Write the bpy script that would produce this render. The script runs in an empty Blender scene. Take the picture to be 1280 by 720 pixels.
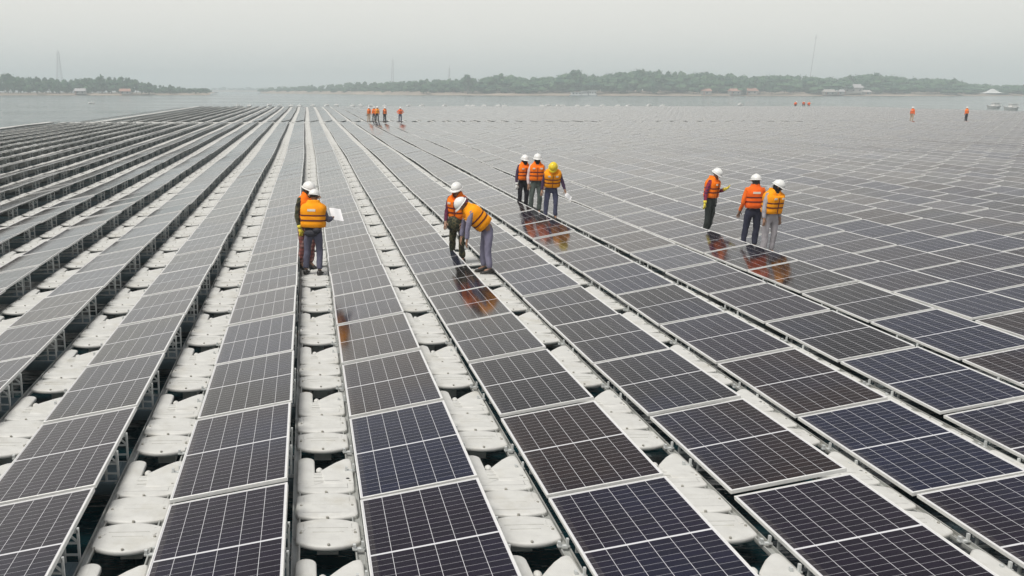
import bpy, bmesh, math, random
from math import sin, cos, pi, radians as R, sqrt, hypot, atan2
from mathutils import Vector, Matrix, noise
random.seed(7)
scene = bpy.context.scene
COL = scene.collection

# ------------------------------------------------------------------ layout (metres)
F, TH, PS, RO, HC, CX, CY = 1195.85, .23453, .029, .0011, 3.486, 417.71, 398.45
ZL = .42                         # low edge of the panels above the water
CAMZ = HC + ZL
X0, P, W, T, Y0, SK, L = -1.2052, 1.6543, 1.0258, .2, 7.7056, .0144, 2.12
PLEN, PWID = 2.05, 1.045
KMIN, KMAX = -16, 72
NGAP = (48, 49)
NMAX = 96
ZF = .33                         # top of the walkway floats

def project(X, Y, Z):            # photograph pixel of a world point
    z = Z - CAMZ
    xr = X*cos(PS) - Y*sin(PS); yr = X*sin(PS) + Y*cos(PS)
    d = yr*cos(TH) - z*sin(TH); v = -(yr*sin(TH) + z*cos(TH))
    if d < .05: return None
    x, y = F*xr/d, F*v/d
    return CX + cos(RO)*x - sin(RO)*y, CY + sin(RO)*x + cos(RO)*y

def ray_at(px, Y, py=None, Z=None):   # world X (and Z) seen at a photo column for a distance Y
    u = (px-CX)/F; v = ((py if py is not None else 113)-CY)/F
    yr = cos(TH) - v*sin(TH); zr = -sin(TH) - v*cos(TH)
    X = u*cos(PS) + yr*sin(PS); Yd = -u*sin(PS) + yr*cos(PS)
    t = Y/Yd
    return X*t, CAMZ + zr*t

# ------------------------------------------------------------------ helpers
def link(o, parent=None):
    COL.objects.link(o)
    if parent: o.parent = parent
    return o
def tag(o, label=None, cat=None, group=None, kind=None):
    if label: o['label'] = label
    if cat: o['category'] = cat
    if group: o['group'] = group
    if kind: o['kind'] = kind
    return o
def empty(name, loc=(0,0,0), rz=0):
    o = bpy.data.objects.new(name, None); o.location = loc; o.rotation_euler = (0,0,rz)
    o.empty_display_size = .1
    return link(o)

class MB:
    def __init__(s): s.v=[]; s.f=[]; s.m=[]; s.uv={}
    def add(s, vs, fs, mat=0, uvs=None):
        b=len(s.v); s.v += [tuple(v) for v in vs]
        for i,f in enumerate(fs):
            if uvs and uvs[i]: s.uv[len(s.f)] = uvs[i]
            s.f.append(tuple(b+j for j in f)); s.m.append(mat if isinstance(mat,int) else mat[i])
    def box(s, c, d, mat=0, M=None):
        x,y,z=c; a,b,e=d[0]/2,d[1]/2,d[2]/2
        vs=[Vector((x+i*a,y+j*b,z+k*e)) for i in(-1,1) for j in(-1,1) for k in(-1,1)]
        if M: vs=[M@v for v in vs]
        s.add(vs,[(0,1,3,2),(4,6,7,5),(0,4,5,1),(2,3,7,6),(0,2,6,4),(1,5,7,3)],mat)
    def bar(s, p, q, w, h=None, mat=0):          # box section bar from p to q
        p,q=Vector(p),Vector(q); h=h or w; d=(q-p).normalized()
        up=Vector((0,0,1)) if abs(d.z)<.95 else Vector((0,1,0))
        a=d.cross(up).normalized()*w/2; b=a.cross(d).normalized()*h/2
        vs=[p-a-b,p+a-b,p+a+b,p-a+b,q-a-b,q+a-b,q+a+b,q-a+b]
        s.add(vs,[(0,1,2,3),(7,6,5,4),(0,4,5,1),(1,5,6,2),(2,6,7,3),(3,7,4,0)],mat)
    def tube(s, p, q, r0, r1=None, n=8, mat=0, cap=True):
        p,q=Vector(p),Vector(q); r1=r0 if r1 is None else r1; d=(q-p).normalized()
        up=Vector((0,0,1)) if abs(d.z)<.95 else Vector((0,1,0))
        a=d.cross(up).normalized(); b=a.cross(d)
        vs=[p+(a*cos(2*pi*i/n)+b*sin(2*pi*i/n))*r0 for i in range(n)]+[q+(a*cos(2*pi*i/n)+b*sin(2*pi*i/n))*r1 for i in range(n)]
        fs=[(i,(i+1)%n,n+(i+1)%n,n+i) for i in range(n)]
        if cap: fs+= [tuple(reversed(range(n))),tuple(range(n,2*n))]
        s.add(vs,fs,mat)
    def rings(s, rings, mat=0, cap0=True, cap1=True, closed=True):
        n=len(rings[0]); vs=[p for r in rings for p in r]; fs=[]
        for k in range(len(rings)-1):
            for i in range(n if closed else n-1):
                j=(i+1)%n; fs.append((k*n+i,k*n+j,(k+1)*n+j,(k+1)*n+i))
        if cap0: fs.append(tuple(reversed(range(n))))
        if cap1: fs.append(tuple(range((len(rings)-1)*n,len(rings)*n)))
        s.add(vs,fs,mat)
    def ell(s, c, r, n=12, m=8, mat=0, M=None, a0=0, a1=pi):     # ellipsoid from polar angle a0 to a1
        rg=[]
        for k in range(m+1):
            a=a0+(a1-a0)*k/m; a=min(max(a,.02),pi-.02)
            ring=[Vector((c[0]+r[0]*sin(a)*cos(2*pi*i/n),c[1]+r[1]*sin(a)*sin(2*pi*i/n),c[2]+r[2]*cos(a))) for i in range(n)]
            if M: ring=[M@v for v in ring]
            rg.append(ring)
        s.rings(list(reversed(rg)),mat)
    def extend(s, o, M=None, off=None, mmap=None):
        b=len(s.v); fb=len(s.f)
        if off: s.v += [(x+off[0],y+off[1],z+off[2]) for x,y,z in o.v]
        else: s.v += [tuple(M@Vector(v)) for v in o.v] if M else list(o.v)
        s.f += [tuple(b+j for j in f) for f in o.f]
        s.m += [mmap[m] for m in o.m] if mmap else o.m
        for k,u in o.uv.items(): s.uv[fb+k]=u
    def mesh(s, name, mats, smooth=False):
        me=bpy.data.meshes.new(name); me.from_pydata(s.v,[],s.f)
        for m in (mats if isinstance(mats,(list,tuple)) else [mats]): me.materials.append(m)
        if any(s.m): me.polygons.foreach_set('material_index',s.m)
        if s.uv:
            ul=me.uv_layers.new(name='UVMap'); data=[0.0]*(2*len(me.loops))
            for pi_,u in s.uv.items():
                st=me.polygons[pi_].loop_start
                for q,(a,b) in enumerate(u): data[2*(st+q)]=a; data[2*(st+q)+1]=b
            ul.data.foreach_set('uv',data)
        if smooth: me.polygons.foreach_set('use_smooth',[True]*len(me.polygons))
        me.update(); return me
    def build(s, name, mats, parent=None, smooth=False):
        return link(bpy.data.objects.new(name, s.mesh(name,mats,smooth)), parent)

# ------------------------------------------------------------------ materials
def mat(name, col, rough=.6, metal=0, spec=.5, var=0, vscale=8, bump=0, bscale=40, ior=1.5, coat=0):
    m=bpy.data.materials.new(name); m.use_nodes=True; nt=m.node_tree; b=nt.nodes['Principled BSDF']
    b.inputs['Base Color'].default_value=(*col,1); b.inputs['Roughness'].default_value=rough
    b.inputs['Metallic'].default_value=metal; b.inputs['IOR'].default_value=ior
    b.inputs['Specular IOR Level'].default_value=spec; b.inputs['Coat Weight'].default_value=coat
    tc=nt.nodes.new('ShaderNodeTexCoord')
    if var:
        n=nt.nodes.new('ShaderNodeTexNoise'); n.inputs['Scale'].default_value=vscale; n.inputs['Detail'].default_value=5
        nt.links.new(tc.outputs['Object'],n.inputs['Vector'])
        r=nt.nodes.new('ShaderNodeValToRGB'); r.color_ramp.elements[0].position=.3; r.color_ramp.elements[1].position=.7
        r.color_ramp.elements[0].color=(*[c*(1-var) for c in col],1); r.color_ramp.elements[1].color=(*[min(1,c*(1+var)) for c in col],1)
        nt.links.new(n.outputs['Fac'],r.inputs['Fac']); nt.links.new(r.outputs['Color'],b.inputs['Base Color'])
    if bump:
        n=nt.nodes.new('ShaderNodeTexNoise'); n.inputs['Scale'].default_value=bscale; n.inputs['Detail'].default_value=3
        nt.links.new(tc.outputs['Object'],n.inputs['Vector'])
        bp=nt.nodes.new('ShaderNodeBump'); bp.inputs['Strength'].default_value=1; bp.inputs['Distance'].default_value=bump
        nt.links.new(n.outputs['Fac'],bp.inputs['Height']); nt.links.new(bp.outputs['Normal'],b.inputs['Normal'])
    return m

def math_node(nt, op, a, b=None, c=None):
    n=nt.nodes.new('ShaderNodeMath'); n.operation=op
    for i,v in enumerate((a,b,c)):
        if v is None: continue
        if isinstance(v,(int,float)): n.inputs[i].default_value=v
        else: nt.links.new(v,n.inputs[i])
    return n.outputs[0]

def panel_mat(name, col):
    """PV glass: UV in metres; six columns of half cells, a wide middle seam, white backsheet lines."""
    m=bpy.data.materials.new(name); m.use_nodes=True; nt=m.node_tree; b=nt.nodes['Principled BSDF']
    uv=nt.nodes.new('ShaderNodeUVMap'); sp=nt.nodes.new('ShaderNodeSeparateXYZ'); nt.links.new(uv.outputs[0],sp.inputs[0])
    u,v=sp.outputs[0],sp.outputs[1]
    def M(*a): return math_node(nt,*a)
    gw=PWID; mg=.023; cw=(gw-2*mg)/6
    cu=M('DIVIDE',M('SUBTRACT',u,mg),cw)
    fu=M('ABSOLUTE',M('SUBTRACT',M('FRACT',cu),.5)); lu=M('GREATER_THAN',fu,.5-.0019/cw)
    out=M('MAXIMUM',M('LESS_THAN',u,mg),M('GREATER_THAN',u,gw-mg))
    vm=M('ABSOLUTE',M('SUBTRACT',v,PLEN/2))          # distance from the middle seam
    half=PLEN/2-mg-.011; ch=half/12
    fv=M('ABSOLUTE',M('SUBTRACT',M('FRACT',M('DIVIDE',M('SUBTRACT',vm,.011),ch)),.5)); lv=M('GREATER_THAN',fv,.5-.0014/ch)
    mid=M('LESS_THAN',vm,.011); endv=M('GREATER_THAN',vm,PLEN/2-mg)
    white=M('MAXIMUM',M('MAXIMUM',out,mid),M('MAXIMUM',endv,lu))
    thin=M('MULTIPLY',lv,.62)
    fac=M('MAXIMUM',white,thin)
    # bus bars: fine silver wires along each cell column
    bb=M('ABSOLUTE',M('SUBTRACT',M('FRACT',M('MULTIPLY',cu,9)),.5)); bbl=M('MULTIPLY',M('GREATER_THAN',bb,.47),.02)
    fac=M('MAXIMUM',fac,bbl)
    tc=nt.nodes.new('ShaderNodeTexCoord')
    geo=nt.nodes.new('ShaderNodeNewGeometry')
    n1=nt.nodes.new('ShaderNodeTexNoise'); n1.inputs['Scale'].default_value=1.1; n1.inputs['Detail'].default_value=6; nt.links.new(geo.outputs['Position'],n1.inputs['Vector'])
    # cell to cell colour difference
    wn=nt.nodes.new('ShaderNodeTexWhiteNoise'); wn.noise_dimensions='3D'
    cb=nt.nodes.new('ShaderNodeCombineXYZ'); nt.links.new(M('FLOOR',cu),cb.inputs[0]); nt.links.new(M('FLOOR',M('DIVIDE',M('SUBTRACT',v,.03),ch)),cb.inputs[1])
    nt.links.new(M('FLOOR',M('MULTIPLY',math_node(nt,'ADD',nt.nodes.new('ShaderNodeObjectInfo').outputs['Random'],0),97)),cb.inputs[2])
    nt.links.new(cb.outputs[0],wn.inputs['Vector'])
    hv=nt.nodes.new('ShaderNodeHueSaturation'); hv.inputs['Color'].default_value=(*col,1)
    nt.links.new(M('MULTIPLY_ADD',wn.outputs['Value'],.35,.82),hv.inputs['Value'])
    n2=nt.nodes.new('ShaderNodeTexNoise'); n2.inputs['Scale'].default_value=.55; n2.inputs['Detail'].default_value=1; nt.links.new(geo.outputs['Position'],n2.inputs['Vector'])
    dr=nt.nodes.new('ShaderNodeMix'); dr.data_type='RGBA'; dr.inputs['A'].default_value=(*col,1); dr.inputs['B'].default_value=(.006,.008,.026,1)
    nt.links.new(M('MULTIPLY',M('MAXIMUM',M('SUBTRACT',n2.outputs['Fac'],.48),0),3.2),dr.inputs['Factor']); nt.links.new(dr.outputs['Result'],hv.inputs['Color'])
    mx=nt.nodes.new('ShaderNodeMix'); mx.data_type='RGBA'
    nt.links.new(fac,mx.inputs['Factor']); nt.links.new(hv.outputs['Color'],mx.inputs['A']); mx.inputs['B'].default_value=(.66,.66,.68,1)
    # a thin film of dust over the glass
    dust=nt.nodes.new('ShaderNodeMix'); dust.data_type='RGBA'; nt.links.new(mx.outputs['Result'],dust.inputs['A']); dust.inputs['B'].default_value=(.34,.31,.27,1)
    nt.links.new(M('ADD',M('MULTIPLY',M('SUBTRACT',n1.outputs['Fac'],.3),.02),M('MULTIPLY',M('MULTIPLY',M('LESS_THAN',u,.07),n1.outputs['Fac']),.14)),dust.inputs['Factor'])
    nt.links.new(dust.outputs['Result'],b.inputs['Base Color'])
    nt.links.new(M('MULTIPLY_ADD',n1.outputs['Fac'],.10,.045),b.inputs['Roughness'])
    b.inputs['IOR'].default_value=1.42
    return m

M_alu=mat('aluminium',(.74,.74,.72),.4,.1,var=.06,vscale=30)
M_galv=mat('galvanised_steel',(.55,.57,.56),.5,.0,var=.12,vscale=25)
M_rail=mat('rail_steel',(.40,.41,.39),.55,.25,var=.15,vscale=6)
M_float=mat('float_plastic',(.62,.62,.59),.55,0,.4,var=.07,vscale=5,bump=.0012,bscale=60)
def stain(m, col, amt, sc):
    nt=m.node_tree; b=nt.nodes['Principled BSDF']; src=b.inputs['Base Color'].links[0].from_socket
    geo=nt.nodes.new('ShaderNodeNewGeometry'); n=nt.nodes.new('ShaderNodeTexNoise'); n.inputs['Scale'].default_value=sc; n.inputs['Detail'].default_value=8; n.inputs['Roughness'].default_value=.65
    nt.links.new(geo.outputs['Position'],n.inputs['Vector'])
    r=nt.nodes.new('ShaderNodeValToRGB'); r.color_ramp.elements[0].position=.52; r.color_ramp.elements[1].position=.72; nt.links.new(n.outputs['Fac'],r.inputs['Fac'])
    mx=nt.nodes.new('ShaderNodeMix'); mx.data_type='RGBA'; nt.links.new(src,mx.inputs['A']); mx.inputs['B'].default_value=(*col,1)
    nt.links.new(math_node(nt,'MULTIPLY',r.outputs[0],amt),mx.inputs['Factor']); nt.links.new(mx.outputs['Result'],b.inputs['Base Color'])
stain(M_float,(.38,.35,.26),.35,2.6); stain(M_float,(.25,.24,.20),.12,11); stain(M_rail,(.25,.22,.18),.6,4)
M_floatdirt=mat('float_bolt',(.34,.33,.29),.7,var=.3,vscale=40)
M_support=mat('support_plastic',(.17,.24,.27),.5,var=.12,vscale=5)
M_back=mat('backsheet',(.5,.5,.5),.6)
TINTS={'dark purplish':(.007,.003,.011),'bluish':(.004,.006,.024),'brownish':(.014,.006,.0045),'charcoal':(.006,.004,.005)}
TN=list(TINTS); M_pv=[panel_mat('pv_glass_%s'%n.split()[-1],TINTS[n]) for n in TN]

# ------------------------------------------------------------------ float, panel, bracket templates
def outline(w, y0, y1, bow0, bow1, n=9):
    """rounded slab outline, width 2w, bowed ends and round corners"""
    e=w-.035; pts=[]; m=n-1
    for i in range(n): q=-1+2*i/m; pts.append((q*e, y0+bow0*abs(q)**2.1))
    if n>5: pts+=[(w-.012,y0+bow0+.014),(w,y0+bow0+.045),(w,y1-bow1-.045),(w-.012,y1-bow1-.014)]
    else: pts+=[(w,y0+bow0+.03),(w,y1-bow1-.03)]
    for i in range(n): q=1-2*i/m; pts.append((q*e, y1-bow1*abs(q)**2.1))
    if n>5: pts+=[(-w+.012,y1-bow1-.014),(-w,y1-bow1-.045),(-w,y0+bow0+.045),(-w+.012,y0+bow0+.014)]
    else: pts+=[(-w,y1-bow1-.03),(-w,y0+bow0+.03)]
    return pts
def inset(pts, d):
    n=len(pts); cx=sum(p[0] for p in pts)/n; cy=sum(p[1] for p in pts)/n; out=[]
    for i in range(n):
        a=Vector(pts[i-1]); b=Vector(pts[i]); c=Vector(pts[(i+1)%n])
        n1=Vector((-(b-a).y,(b-a).x)).normalized(); n2=Vector((-(c-b).y,(c-b).x)).normalized()
        nn=(n1+n2); nn=nn.normalized() if nn.length>.01 else n1
        out.append((b.x+nn.x*d,b.y+nn.y*d))
    return out
def slab(mb, pts, ztop, depth, rnd=.028, crown=.003, cin=.04, mat=0, simple=False):
    if simple: lv=[(0,-depth),(0,-.012),(rnd*.6,0)]
    else: lv=[(.012,-depth),(0,-depth*.75),(0,-.014),(.005,-.006),(.014,-.001),(rnd,0),(rnd+cin,crown)]
    rg=[[(x,y,ztop+z) for x,y in (inset(pts,d) if d else pts)] for d,z in lv]
    mb.rings(rg,mat,cap0=True)
FC=.16          # centre of walkway float relative to panel lattice at k=0 (between rows 0 and 1)
def make_float_mb(simple=False):
    mb=MB(); n=9 if not simple else 5
    # local origin: walkway centre, y relative to the seam line of its module (seam at 0, near side negative)
    a=[7.062-7.72,7.59-7.72,8.13-7.72]
    D=.05
    slab(mb,outline(.268,a[0],a[1]+.0,.075,.060,n),.0,D,simple=simple)
    slab(mb,outline(.270,a[1]+.001,a[2]+.0,.045,.060,n),.004,D,simple=simple)
    e=8.62-7.72
    slab(mb,outline(.268,a[2]+.001,e,.045,.01,n),-.002,D,simple=simple)
    far=8.985-7.72; m=8 if not simple else 4
    xl=(-.266,-.10); r=(xl[1]-xl[0])/2; cx=sum(xl)/2
    pts=[(xl[0],a[2]+.2),(xl[1],a[2]+.2)]+[(cx+r*cos(pi*i/m),far-r+r*sin(pi*i/m)) for i in range(m+1)]
    slab(mb,pts,.006,D,rnd=.03,crown=.018,simple=simple)
    pts=[(-.02,a[2]+.2),(.266,a[2]+.2),(.268,far-.10),(.255,far-.045),(.225,far-.03),(.18,far-.05),(.10,far-.135),(.03,far-.23),(-.025,far-.31),(-.05,far-.35),(-.045,far-.39)]
    slab(mb,pts,.008,D,rnd=.018,crown=.001,cin=.006,simple=simple)
    mb.box((0,.20,-.165),(.18,1.0,.18))          # narrower hull underneath
    if not simple:
        mb.ell((-.055,far-.27,-.03),(.035,.05,.03),10,6)       # blow-moulded neck in the notch
        for yy in ((a[0]+a[1])/2,(a[1]+a[2])/2,a[2]+.27):
            for s in (-1,1):
                mb.tube((s*.225,yy-.02,.0),(s*.225,yy-.02,.014),.013,.010,8,1)
                mb.tube((s*.21,yy+.035,.0),(s*.21,yy+.035,.009),.02,.018,10)
            mb.box((0,yy-.01,.006),(.26,.006,.006)); mb.box((0,yy+.07,.006),(.34,.005,.005))
        for yy in (a[0]+.022,a[1]+.004,a[2]+.004): mb.tube((0,yy,-.006),(0,yy,.013),.012,.012,8,1)
    return mb
float_mb=make_float_mb(); float_lo=make_float_mb(True)

A=atan2(T,W)
def S(u,v,n=0): return (u*cos(A)-n*sin(A), v, u*sin(A)+n*cos(A))   # on the sloping plane
ZB=.14            # root sits this far below the low edge
def off(p): return (p[0],p[1],p[2]+ZB)
def frame_mb():
    mb=MB(); w,l=PWID,PLEN; t=.014; d=.035
    o=[(0,-l),(w,-l),(w,0),(0,0)]; i=[(t,-l+t),(w-t,-l+t),(w-t,-t),(t,-t)]
    rg=[[off(S(a,b,-d)) for a,b in o],[off(S(a,b,-.0015)) for a,b in o],[off(S(a+(.0015 if a<w/2 else -.0015),b+(.0015 if b<-l/2 else -.0015),0)) for a,b in o],[off(S(a,b,0)) for a,b in i],[off(S(a,b,-.006)) for a,b in i],[off(S(a,b,-d)) for a,b in i]]
    mb.rings(rg,0,False,False)
    n=len(mb.v); mb.f.append((0,20,21,1)); mb.f.append((1,21,22,2)); mb.f.append((2,22,23,3)); mb.f.append((3,23,20,0)); mb.m+=[0]*4
    return mb
def glass_mb():
    mb=MB(); w,l=PWID,PLEN; t=.013
    c=[(t,-l+t),(w-t,-l+t),(w-t,-t),(t,-t)]
    mb.add([off(S(a,b,-.004)) for a,b in c],[(0,1,2,3)],0,[[(a,b+l) for a,b in c]])
    mb.add([off(S(a,b,-.009)) for a,b in c],[(3,2,1,0)],1,[None])
    return mb
def bracket_mb(y, simple=False):
    mb=MB(); xh=W+.022; zt=ZB+T-.03; z0=-.005; b=.019
    p=lambda x,z:(x,y,z)
    xi=xh-.115
    mb.bar(p(xh,z0),p(xh,zt),b); mb.bar(p(xi,z0),p(xi,zt-.02),b)
    mb.bar(p(xh-.13,z0),p(xh+.03,z0),b*1.4,b)
    mb.bar(p(xh,z0+.085),p(xi,z0+.085),b*.8); mb.bar(p(xh,z0+.185),p(xi,z0+.185),b*.8)
    mb.bar(p(xh,z0+.19),p(xi,zt-.02),b*.8)
    if not simple:
        mb.bar(p(xi,z0+.09),p(.42,z0+.02),b*.8)
        mb.bar(p(.02,ZB-.05),p(xh,ZB+T-.055),b,.028)
        mb.bar(p(.05,z0),p(xi,z0),b)
        mb.bar(p(.06,z0),p(.06,ZB-.03),b)
        mb.box((-.05,y,.045),(.10,.035,.012)); mb.box((-.085,y,.06),(.022,.03,.05)); mb.box((-.02,y,.075),(.018,.026,.07))
        mb.box((xh+.012,y,z0-.006),(.09,.05,.012))
    else:
        mb.bar(p(.02,ZB-.05),p(xh,ZB+T-.045),b)
    return mb
frame_t=frame_mb(); glass_t=glass_mb(); BY=(-.72,-1.20); brk_t=[bracket_mb(y) for y in BY]; brk_lo=[bracket_mb(y,True) for y in BY]
def support_mb():
    mb=MB()
    pts=[(.50,-1.23),(W+.04,-1.23),(W+.06,-1.18),(W+.06,-.74),(W+.04,-.69),(.50,-.69),(.48,-.74),(.48,-1.18)]
    slab(mb,pts,0,.13,rnd=.03,crown=.004)
    for i in range(3): mb.box((.58+i*.2,-.96,.006),(.05,.42,.014))
    return mb
sup_t=support_mb()

# ------------------------------------------------------------------ which panels and floats show largest
def clip_area(poly):
    for ax,lim,sg in ((0,0,1),(0,1280,-1),(1,0,1),(1,720,-1)):
        out=[]
        for i in range(len(poly)):
            a,b=poly[i-1],poly[i]; da=(a[ax]-lim)*sg; db=(b[ax]-lim)*sg
            if da>=0: out.append(a)
            if (da>=0)!=(db>=0):
                t=da/(da-db); out.append((a[0]+(b[0]-a[0])*t,a[1]+(b[1]-a[1])*t))
        # order: keep traversal consistent
        poly=out
        if len(poly)<3: return 0
    return abs(sum(poly[i-1][0]*poly[i][1]-poly[i][0]*poly[i-1][1] for i in range(len(poly))))/2
def drift(Y):        # the moored rows wander a little sideways far out
    q=min(1,max(0,(Y-31)/25)); q=q*q*(3-2*q)
    return q*(.055*sin((Y-20)/19.0)+.014*sin(Y/6.3))
def seam(k,n): Y=Y0+n*L+k*SK; return X0+k*P+drift(Y), Y
def rise(Y): return 0.0
cells=[(k,n) for k in range(KMIN,KMAX+1) for n in range(-2,NMAX+1) if n not in NGAP]
parea={}
for k,n in cells:
    x,y=seam(k,n)
    if k<-13 and n>49: continue
    q=[project(x,y-PLEN,ZL),project(x+W,y-PLEN,ZL+T),project(x+W,y,ZL+T),project(x,y,ZL)]
    parea[(k,n)]=clip_area(q) if None not in q else 0
top=set(sorted((c for c in parea if parea[c]>1),key=lambda c:-parea[c])[:300])
farea={}
for (k,n) in parea:
    x,y=seam(k,n); cx=x-X0+FC; hx=x+W
    lo=max(cx-.27, hx+(ZL+T-ZF)/(CAMZ-ZL-T)*max(hx,0)); hi=cx+.27
    if hi-lo<.03: farea[(k,n)]=0; continue
    q=[project(lo,y-.67,ZF),project(hi,y-.67,ZF),project(hi,y+1.3,ZF),project(lo,y+1.3,ZF)]
    farea[(k,n)]=clip_area(q) if None not in q else 0
ftop=set(sorted((c for c in farea if farea[c]>2),key=lambda c:-farea[c])[:300])
sarea={}
for (k,n) in parea:
    if k>0 or n>40: continue
    x,y=seam(k,n); q=[project(x+W,y-1.23,.28),project(x+W+.1,y-1.23,.28),project(x+W+.1,y-.69,.28),project(x+W,y-.69,.28)]
    s=clip_area(q) if None not in q else 0
    if s>6: sarea[(k,n)]=s
stop_=set(sorted(sarea,key=lambda c:-sarea[c])[:110])

ORD=['zeroth','first','second','third','fourth','fifth','sixth','seventh','eighth','ninth','tenth']
def nth(i): return ORD[i] if i<=10 else '%d%s'%(i,{1:'st',2:'nd',3:'rd'}.get(i%10,'th') if i%100 not in(11,12,13) else 'th')
def row_words(k):
    if k<=0: return '%s row left of the clipboard pair'%nth(1-k) if k<0 else 'row just left of the clipboard pair'
    return '%s row right of the clipboard pair'%nth(k) if k>1 else 'row just right of the clipboard pair'
def walk_words(k):
    if k==0: return "the clipboard pair's own walkway"
    return '%s walkway %s of the clipboard pair'%(nth(abs(k)),'left' if k<0 else 'right')
def entry_edge(k,areas,xo,z):
    ns=sorted(n for (kk,n) in areas if kk==k and areas[(kk,n)]>1)
    if not ns: return None,0
    n=ns[0]; x,y=seam(k,n)
    c=project(x+xo,y-1,z)
    # where the row's centre line leaves the frame
    for i in range(400):
        yy=y+2-i*.02; q=project(x+xo,yy,z)
        if q is None: break
        if q[1]>720: return 'bottom',n
        if q[0]<0: return 'left',n
        if q[0]>1280: return 'right',n
    return 'bottom',n
tint={}
FIX={(0,0):0,(0,1):0,(0,2):3,(1,0):0,(1,1):1,(1,2):2,(1,3):2,(2,0):0,(2,1):2,(2,2):3,(3,0):0,(3,1):2,(3,2):3,(4,0):0,(4,1):1,(4,2):2,(5,1):0,(5,2):1,(5,0):0,(-1,0):0,(-1,1):0,(-1,2):3,(6,2):2,(6,3):1,(7,3):2,(7,4):1}
rt=random.Random(3)
for c in cells: tint[c]=FIX.get(c,rt.choice([0,0,0,1,2,2,3,3]))

# ------------------------------------------------------------------ panels as things
frame_me=frame_t.mesh('frame',M_alu); glass_me=[glass_t.mesh('glass',[m,M_back]) for m in M_pv]
brk_me=[b.mesh('bracket',M_galv) for b in brk_t]
entry={k:entry_edge(k,parea,W/2,ZL+T/2) for k in range(KMIN,KMAX+1)}
proto=None
rj=random.Random(11)
def jitter(k,n):
    r=random.Random(k*1000+n)
    wave=.030*sin(k*.9+n*.55)+.012*sin(n*1.3+k*2.1)
    return (r.uniform(-.004,.004),r.uniform(-.006,.006),wave*.6+r.uniform(-.004,.004)), (r.uniform(-.006,.006)+.007*cos(k*.9+n*.55),r.uniform(-.006,.006),r.uniform(-.003,.003))
for (k,n) in sorted(top,key=lambda c:(abs(c[0]),c[1])):
    x,y=seam(k,n); j,rot=jitter(k,n)
    loc=(x+j[0],y+j[1],ZL-ZB+j[2])
    if proto is None:
        proto=empty('solar_panel',loc)
        kids=[link(bpy.data.objects.new(nm,me),proto) for nm,me in (('frame',frame_me),('glass',glass_me[0]),('bracket',brk_me[0]),('bracket',brk_me[1]))]
        o=proto
    else:
        o=proto.copy(); COL.objects.link(o); o.location=loc
        for c in kids:
            d=c.copy(); COL.objects.link(d); d.parent=o
            if c is kids[1]: d.data=glass_me[tint[(k,n)]]
    if o is proto: kids[1].data=glass_me[tint[(k,n)]]
    o.rotation_euler=rot
    ed,n0=entry[k]; i=n-n0+1
    tag(o,'%s solar panel, %s from the %s edge, %s'%(TN[tint[(k,n)]],nth(i),ed,row_words(k)),'solar panel','solar panels in long rows')

# the remaining panels of the array: one object
rest=MB()
lo_panel=MB()
w,l=PWID,PLEN; t=.014
o_=[(0,-l),(w,-l),(w,0),(0,0)]; i_=[(t,-l+t),(w-t,-l+t),(w-t,-t),(t,-t)]
lo_panel.rings([[off(S(a,b,-.035)) for a,b in o_],[off(S(a,b,0)) for a,b in o_],[off(S(a,b,0)) for a,b in i_]],0,True,False)
lo_panel.add([off(S(a,b,-.003)) for a,b in i_],[(0,1,2,3)],1,[[(a,b+l) for a,b in i_]])
for (k,n) in parea:
    if (k,n) in top: continue
    x,y=seam(k,n)
    if parea[(k,n)]<=0 and (n>2 or abs(k)>9) : 
        q=project(x,y,ZL)
        if q is None or q[0]>1500 or q[0]<-200: continue
    j,rot=jitter(k,n)
    if n>28: rot=[q*.45 for q in rot]
    Mx=Matrix.Translation((x+j[0],y+j[1],ZL-ZB+j[2]))@Matrix.Rotation(rot[1],4,'Y')@Matrix.Rotation(rot[0],4,'X')
    rest.extend(lo_panel,Mx,mmap={0:0,1:1+tint[(k,n)]})
    if k<=1 or n<30:
        for b in (brk_lo if (k<=2) else brk_lo[:1]): rest.extend(b,None,(x,y,ZL-ZB),{0:5})
tag(rest.build('far_solar_panels',[M_alu]+M_pv+[M_galv]),kind='stuff',label='thousands of solar panels receding in rows to the far edge',cat='solar panels')

# ------------------------------------------------------------------ walkway floats
fl_me=float_mb.mesh('walkway_float',[M_float,M_floatdirt],True)
fl_me.set_sharp_from_angle(angle=R(50))
fentry={k:entry_edge(k,farea,FC-0,ZF) for k in range(KMIN,KMAX+1)}
rest=MB(); fproto=None
for (k,n) in sorted(parea,key=lambda c:(abs(c[0]),c[1])):
    x,y=seam(k,n); cx=x-X0+FC; r=random.Random(k*77+n*13)
    loc=(cx+r.uniform(-.006,.006),y+.014+r.uniform(-.008,.008),ZF+.006*sin(k+n*.7)+r.uniform(-.003,.003))
    if (k,n) in ftop:
        if fproto is None: o=fproto=link(bpy.data.objects.new('walkway_float',fl_me))
        else: o=fproto.copy(); COL.objects.link(o)
        o.location=loc; o.rotation_euler=(r.uniform(-.004,.004),r.uniform(-.01,.01),r.uniform(-.008,.008))
        ed,n0=fentry[k]
        tag(o,'pale grey walkway float, %s from the %s edge, %s'%(nth(n-n0+1),ed,walk_words(k)),'float','pale walkway floats between panel rows')
    elif k<=6:
        if n<90 or True: rest.extend(float_lo,None,loc)
    elif n%4==0 and k<KMAX: rest.box((cx,y,ZF-.06),(.5,8.3,.1))
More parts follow.
